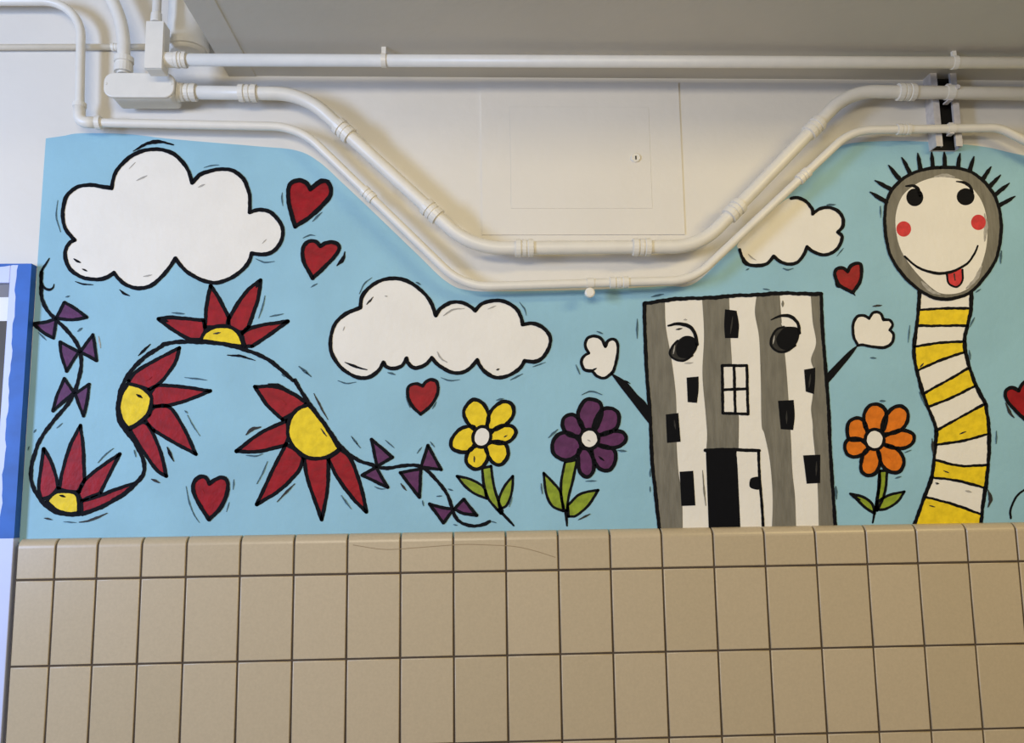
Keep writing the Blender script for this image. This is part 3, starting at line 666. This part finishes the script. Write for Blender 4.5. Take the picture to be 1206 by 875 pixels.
# top straight conduit, strapped under the soffit, ending in a small junction box
d1 = .150; r1 = .0150
t = empty('conduit', W(700, 72, d1), 'straight cream conduit running full width directly under the ceiling soffit', 'conduit', 'painted conduits on the wall')
z1 = W(205, 70.5, d1).z; z1r = W(1206, 74, d1).z
pA = W(200, 70.5, d1); pB = W(1206, 74, d1); pB = pA + (pB - pA)*1.5
obj('pipe_run', sweep(bmesh.new(), [pA, pB], r1), M['pipe'], t)
axd = (pB - pA).normalized()
for px in (452, 1124):
    q = W(px, 70.5 + (px - 200)*.0035, d1)
    strap(t, q, axd, r1, .012, (q.x, q.y - .004, q.y + .004, q.z + r1*.8, zc + .004))
coupling(t, W(213, 70.6, d1), axd, r1, .014)
hub('box_hub', t, W(200, 70.5, d1), axd, [(-.016, r1*1.0), (-.016, r1*1.25), (.012, r1*1.25), (.013, r1*1.1)])

jb = empty('junction_box', W(182, 52, d1), 'small upright white junction box at the left end of the top conduit', 'junction box', 'conduit junction boxes')
a = W(169.5, 81, d1 + .02); b = W(194, 25, d1 + .02)
bm = bmesh.new(); box(bm, a.x, b.x, -(d1 + .02), -(d1 - .02), a.z, b.z, .004); obj('box_body', bm, M['pipe'], jb)
bm = bmesh.new(); box(bm, a.x + .001, b.x - .001, -(d1 + .023), -(d1 + .0195), a.z + .001, b.z - .001, .001); obj('cover_plate', bm, M['pipe'], jb)
q = W(184, 25, d1)
hub('box_hub', jb, q, ZV, [(-.004, .013), (0, .0135), (.020, .0125), (.021, .011)])
t = empty('conduit', W(184, 0, d1), 'short white vertical conduit rising from the upright junction box', 'conduit', 'painted conduits on the wall')
obj('pipe_run', sweep(bmesh.new(), [q + Vector((0, 0, .018)), q + Vector((0, 0, .5))], .0105), M['pipe'], t)

# middle conduit (thick) with couplings, dropping round the access panel
d2 = .062; r2 = .0172
pts = [W(x, y, d2) for x, y in ((203, 108.5), (358, 110.5), (556, 292.5), (824, 290.5), (1000, 107.5), (1206, 110.5))]
pts[-1] = pts[-2] + (pts[-1] - pts[-2])*2.6
t = empty('conduit', W(690, 291, d2), 'thickest cream conduit dipping in a wide trough below the wall access panel', 'conduit', 'painted conduits on the wall')
obj('pipe_run', sweep(bmesh.new(), fillet(pts, [.19, .20, .17, .17]), r2), M['pipe'], t)
for px, py, i in ((292, 110, 0), (405, 154, 1), (508.5, 249, 1), (617.5, 292, 2), (755.5, 291, 2), (865, 247.5, 3), (958.5, 150.5, 3), (1067, 108.5, 4)):
    ax = (pts[i+1] - pts[i]).normalized(); q = pts[i] + ax*(W(px, py, d2) - pts[i]).dot(ax)
    coupling(t, q, ax, r2, .023)
ax = (pts[1] - pts[0]).normalized()
coupling(t, W(221, 108.8, d2), ax, r2, .022)
hub('box_hub', t, W(208, 108.6, d2), ax, [(-.015, r2*1.2), (-.014, r2*1.42), (.010, r2*1.42), (.012, r2*1.2)])
strap(t, W(1118, 109, d2), (pts[5] - pts[4]).normalized(), r2, .02)
# conduit body (rounded oblong with a screwed cover)
cb = empty('junction_box', W(165, 103, .08), 'oblong rounded white conduit box with cover screws where the thick conduits meet', 'junction box', 'conduit junction boxes')
def stadium(bm, x0, x1, z0, z1, y0, y1, rnd, bev=.003):
    r = rnd; ps = []
    for cx, cz, a0 in ((x1 - r, z1 - r, 0), (x0 + r, z1 - r, 90), (x0 + r, z0 + r, 180), (x1 - r, z0 + r, 270)):
        for k in range(9):
            t_ = math.radians(a0 + 90*k/8); ps.append((cx + r*math.cos(t_), cz + r*math.sin(t_), math.cos(t_), math.sin(t_)))
    secs = []
    for yy, s in ((y1, 0), (y0 + bev, 0), (y0 + bev*.3, bev*.3), (y0, bev)):
        secs.append([bm.verts.new((x - nx*s, yy, z - nz*s)) for x, z, nx, nz in ps])
    n = len(ps)
    for a_, b_ in zip(secs, secs[1:]):
        for i in range(n): bm.faces.new((a_[i], a_[(i+1) % n], b_[(i+1) % n], b_[i])).smooth = True
    bm.faces.new(secs[0]); bm.faces.new(secs[-1][::-1])
    return bm
fd = .098
a = W(121, 114, fd); b = W(206, 85.5, fd)
obj('box_body', stadium(bmesh.new(), a.x + .014, b.x - .004, a.z + .001, b.z - .002, -fd + .006, -.03, .012), M['pipe'], cb)
obj('cover_plate', stadium(bmesh.new(), a.x, b.x, a.z, b.z, -fd, -fd + .0075, .024), M['pipe'], cb)
for px in (124.5, 201.5):
    q = W(px, 98.5, fd); obj('cover_screw', lathe(bmesh.new(), q, YV, [(-.0012, .0032), (-.0008, .0038), (.002, .0038)], 12), M['pipe'], cb)
# thick conduit curving up and left out of the oblong box
d6 = .070
t = empty('conduit', W(145, 60, d6), 'thick white conduit curving up and left out of the oblong box', 'conduit', 'painted conduits on the wall')
pp = [W(x, y, d6) for x, y in cr_run([(20,-150),(75,-88),(112,-38),(131.5,-1),(141.5,24),(145.5,48),(145.5,72),(145.5,88)], 5)]
obj('pipe_run', sweep(bmesh.new(), pp, .0158), M['pipe'], t)
hub('box_hub', t, W(145.5, 84, d6), ZV, [(-.004, .0225), (.016, .0225), (.017, .020), (.022, .020), (.023, .0235), (.036, .0235), (.038, .018)])

# lower conduit: from the left, down, round an elbow, then along below the thick one
d3 = .052; r3 = .0110
l3 = [W(x, y, d3) for x, y in ((-700, 1.5), (96, 1.5), (93.5, 144), (352, 149.5), (546, 338), (816, 330), (1003, 153.5), (1177, 150.5), (1300, 214))]
t = empty('conduit', W(640, 335, d3), 'thinner cream conduit along the top edge of the blue mural, below the thickest one', 'conduit', 'painted conduits on the wall')
obj('pipe_run', sweep(bmesh.new(), fillet(l3, [.10, .022, .17, .16, .15, .15, .09]), r3), M['pipe'], t)
for px, py, i, h_ in ((434, 229, 3, .018), (729, 332.5, 4, .024), (946, 207, 5, .018), (1064, 152.5, 6, .018)):
    ax = (l3[i+1] - l3[i]).normalized(); q = l3[i] + ax*(W(px, py, d3) - l3[i]).dot(ax)
    coupling(t, q, ax, r3, h_)
# pulling elbow
bm = bmesh.new()
sweep(bm, fillet([W(93.8, 122, d3), l3[2], W(113, 144.3, d3)], [.020]), r3*1.32)
obj('elbow', bm, M['pipe'], t)
hub('elbow_hub', t, W(116, 144.4, d3), XV, [(-.007, r3*1.35), (-.006, r3*1.55), (.006, r3*1.55), (.007, r3*1.2)])
hub('elbow_hub', t, W(93.8, 124, d3), ZV, [(-.006, r3*1.35), (-.005, r3*1.5), (.005, r3*1.5), (.006, r3*1.2)])
q = W(695, 333.2, d3); ax = (l3[5] - l3[4]).normalized()
bm = bmesh.new(); lathe(bm, q, ax, [(-.009, r3), (-.009, r3*1.15), (.009, r3*1.15), (.009, r3)])
qk = W(694.5, 345, d3)
lathe(bm, Vector((qk.x, -d3, qk.z)), YV, [(-.008, .0095), (-.006, .0125), (.004, .0125), (.008, .010)], 20)
obj('pipe_strap', bm, M['pipe'], t, 'strap with a round white tab under the conduit')
strap(t, W(1120, 151.5, d3), (l3[7] - l3[6]).normalized(), r3, .02)

# thin conduit behind, on the far left
d5 = .0135; r5 = .0078
t = empty('conduit', W(60, 56, d5), 'thinnest white conduit, level at far left, passing behind the curved ones', 'conduit', 'painted conduits on the wall')
obj('pipe_run', sweep(bmesh.new(), [W(-700, 57.5, d5), W(186, 55.2, d5)], r5), M['pipe'], t)
coupling(t, W(137, 55.5, d5), XV, r5, .012)

# round white duct end beside the soffit
t = empty('duct', W(222, 20), 'white round duct end against the wall left of the soffit', 'duct')
cc = W(222, 30, .055); zb_ = W(220, 53, .1).z
bm = bmesh.new(); lathe(bm, Vector((cc.x, -.055, zb_)), ZV, [(0, .040), (.006, .047), (.02, .050), (.7, .050)], 32)
for f in bm.faces: f.smooth = len(f.verts) == 4
obj('duct_body', bm, M['pipe'], t)
bm = bmesh.new(); lathe(bm, Vector((cc.x, -.055, zb_ + .008)), ZV, [(0, .0495), (.001, .053), (.012, .053), (.013, .0495)], 32); obj('duct_collar', bm, M['pipe'], t)

# strut channel with slots on the right
t = empty('strut_channel', W(1114, 130), 'grey slotted metal strut channel holding both dipping conduits near the right edge', 'strut channel')
a = W(1103, 172, .038); b = W(1126, 84, .038)
x0, x1 = a.x, b.x; z0, z1 = a.z, b.z; th = .0025; dp = .038
bm = bmesh.new()
box(bm, x0, x0 + th, -dp, 0, z0, z1); box(bm, x1 - th, x1, -dp, 0, z0, z1); box(bm, x0 + .0002, x1 - .0002, -.003, 0, z0 + .0002, z1 - .0002)
box(bm, x0 + .0001, x0 + .0175, -dp - .0001, -dp + th, z0 + .0001, z1 - .0001); box(bm, x1 - .0175, x1 - .0001, -dp - .0001, -dp + th, z0 + .0001, z1 - .0001)
box(bm, x0 + .0152, x0 + .0174, -dp + .0002, -dp + .008, z0 + .0002, z1 - .0002); box(bm, x1 - .0174, x1 - .0152, -dp + .0002, -dp + .008, z0 + .0002, z1 - .0002)
obj('channel', bm, M['galv'], t)
bm = bmesh.new(); box(bm, x0 + th, x1 - th, -.006, -.0031, z0 + .002, z1 - .002); obj('slot_shade', bm, M['dark'], t, 'black sheet for the shade inside the channel')  # dark sheet in front of the steel back paints the slot's shade
for (px, py, rr, dd) in ((1118, 109, r2, d2), (1120, 151.5, r3, d3)):
    q = W(px, py, dd)
    for s in (-1, 1):
        bm = bmesh.new(); box(bm, q.x - .006, q.x + .006, -dd - .004, -dp - .0002, q.z + s*rr*1.22 - .002, q.z + s*rr*1.22 + .002)
        obj('pipe_clamp', bm, M['galv'], t)
q = W(1126, 104, d2 + .012)
bm = bmesh.new(); lathe(bm, q, YV, [(-.010, .003), (-.010, .0065), (-.004, .0065), (-.004, .003), (.004, .003)], 8); obj('clamp_screw', bm, M['galv'], t)

# access panel in the wall
t = empty('access_panel', W(682, 188), 'flat cream access panel with a round lock set in the wall above the conduit trough', 'access panel')
a = W(568, 277); b = W(798.5, 98)
i0 = W(602, 246); i1 = W(763.5, 127)
bm = bmesh.new()
box(bm, a.x, b.x, -.0035, 0, i1.z + .0002, b.z); box(bm, a.x, b.x, -.0035, 0, a.z, i0.z - .0002)
box(bm, a.x, i0.x - .0002, -.0035, 0, i0.z - .0002, i1.z + .0002); box(bm, i1.x + .0002, b.x, -.0035, 0, i0.z - .0002, i1.z + .0002)
obj('panel_frame', bm, M['wall'], t)
bm = bmesh.new(); box(bm, i0.x, i1.x, -.0040, 0, i0.z, i1.z, .0004); pd = obj('panel_door', bm, M['wall'], t)
q = W(748.5, 186, .004)
bm = bmesh.new(); lathe(bm, q, YV, [(-.004, .007), (-.0045, .011), (-.002, .013), (.003, .013)], 24)
lk = obj('panel_lock', bm, M['pipe'], pd)
bm = bmesh.new(); box(bm, q.x - .0015, q.x + .0015, q.y - .0052, q.y - .003, q.z - .006, q.z + .004)

obj('keyhole', bm, M['dark'], pd)

# ------------------------------------------------------------------ light
def area(name, loc, target, sx, sy, power, col):
    l = bpy.data.lights.new(name, 'AREA'); l.shape = 'RECTANGLE'; l.size = sx; l.size_y = sy; l.energy = power; l.color = col
    o = bpy.data.objects.new(name, l); C.objects.link(o); o.location = loc
    o.rotation_euler = (Vector(target) - Vector(loc)).to_track_quat('-Z', 'Y').to_euler()
    return o
area('window_daylight', (-2.7, -2.3, 1.95), (-1.4, 0, 1.85), .5, 1.1, 63, (.60, .82, 1.34))
area('ceiling_lamp', (-.5, -3.0, 2.38), (-.2, 0, 1.6), 1.6, .4, 36, (1.0, .88, .66))
area('ceiling_lamp', (2.1, -2.2, 2.95), (1.6, 0, .8), 1.2, .3, 31, (1.0, .79, .37))
w = bpy.data.worlds.new('room_light'); S.world = w; w.use_nodes = True
w.node_tree.nodes['Background'].inputs['Color'].default_value = (1.0, .94, .84, 1)
w.node_tree.nodes['Background'].inputs['Strength'].default_value = .2

vs_ = S.view_settings
vs_.view_transform = 'Standard'; vs_.look = 'None'; vs_.gamma = 1; vs_.use_curve_mapping = False; vs_.exposure = -.07
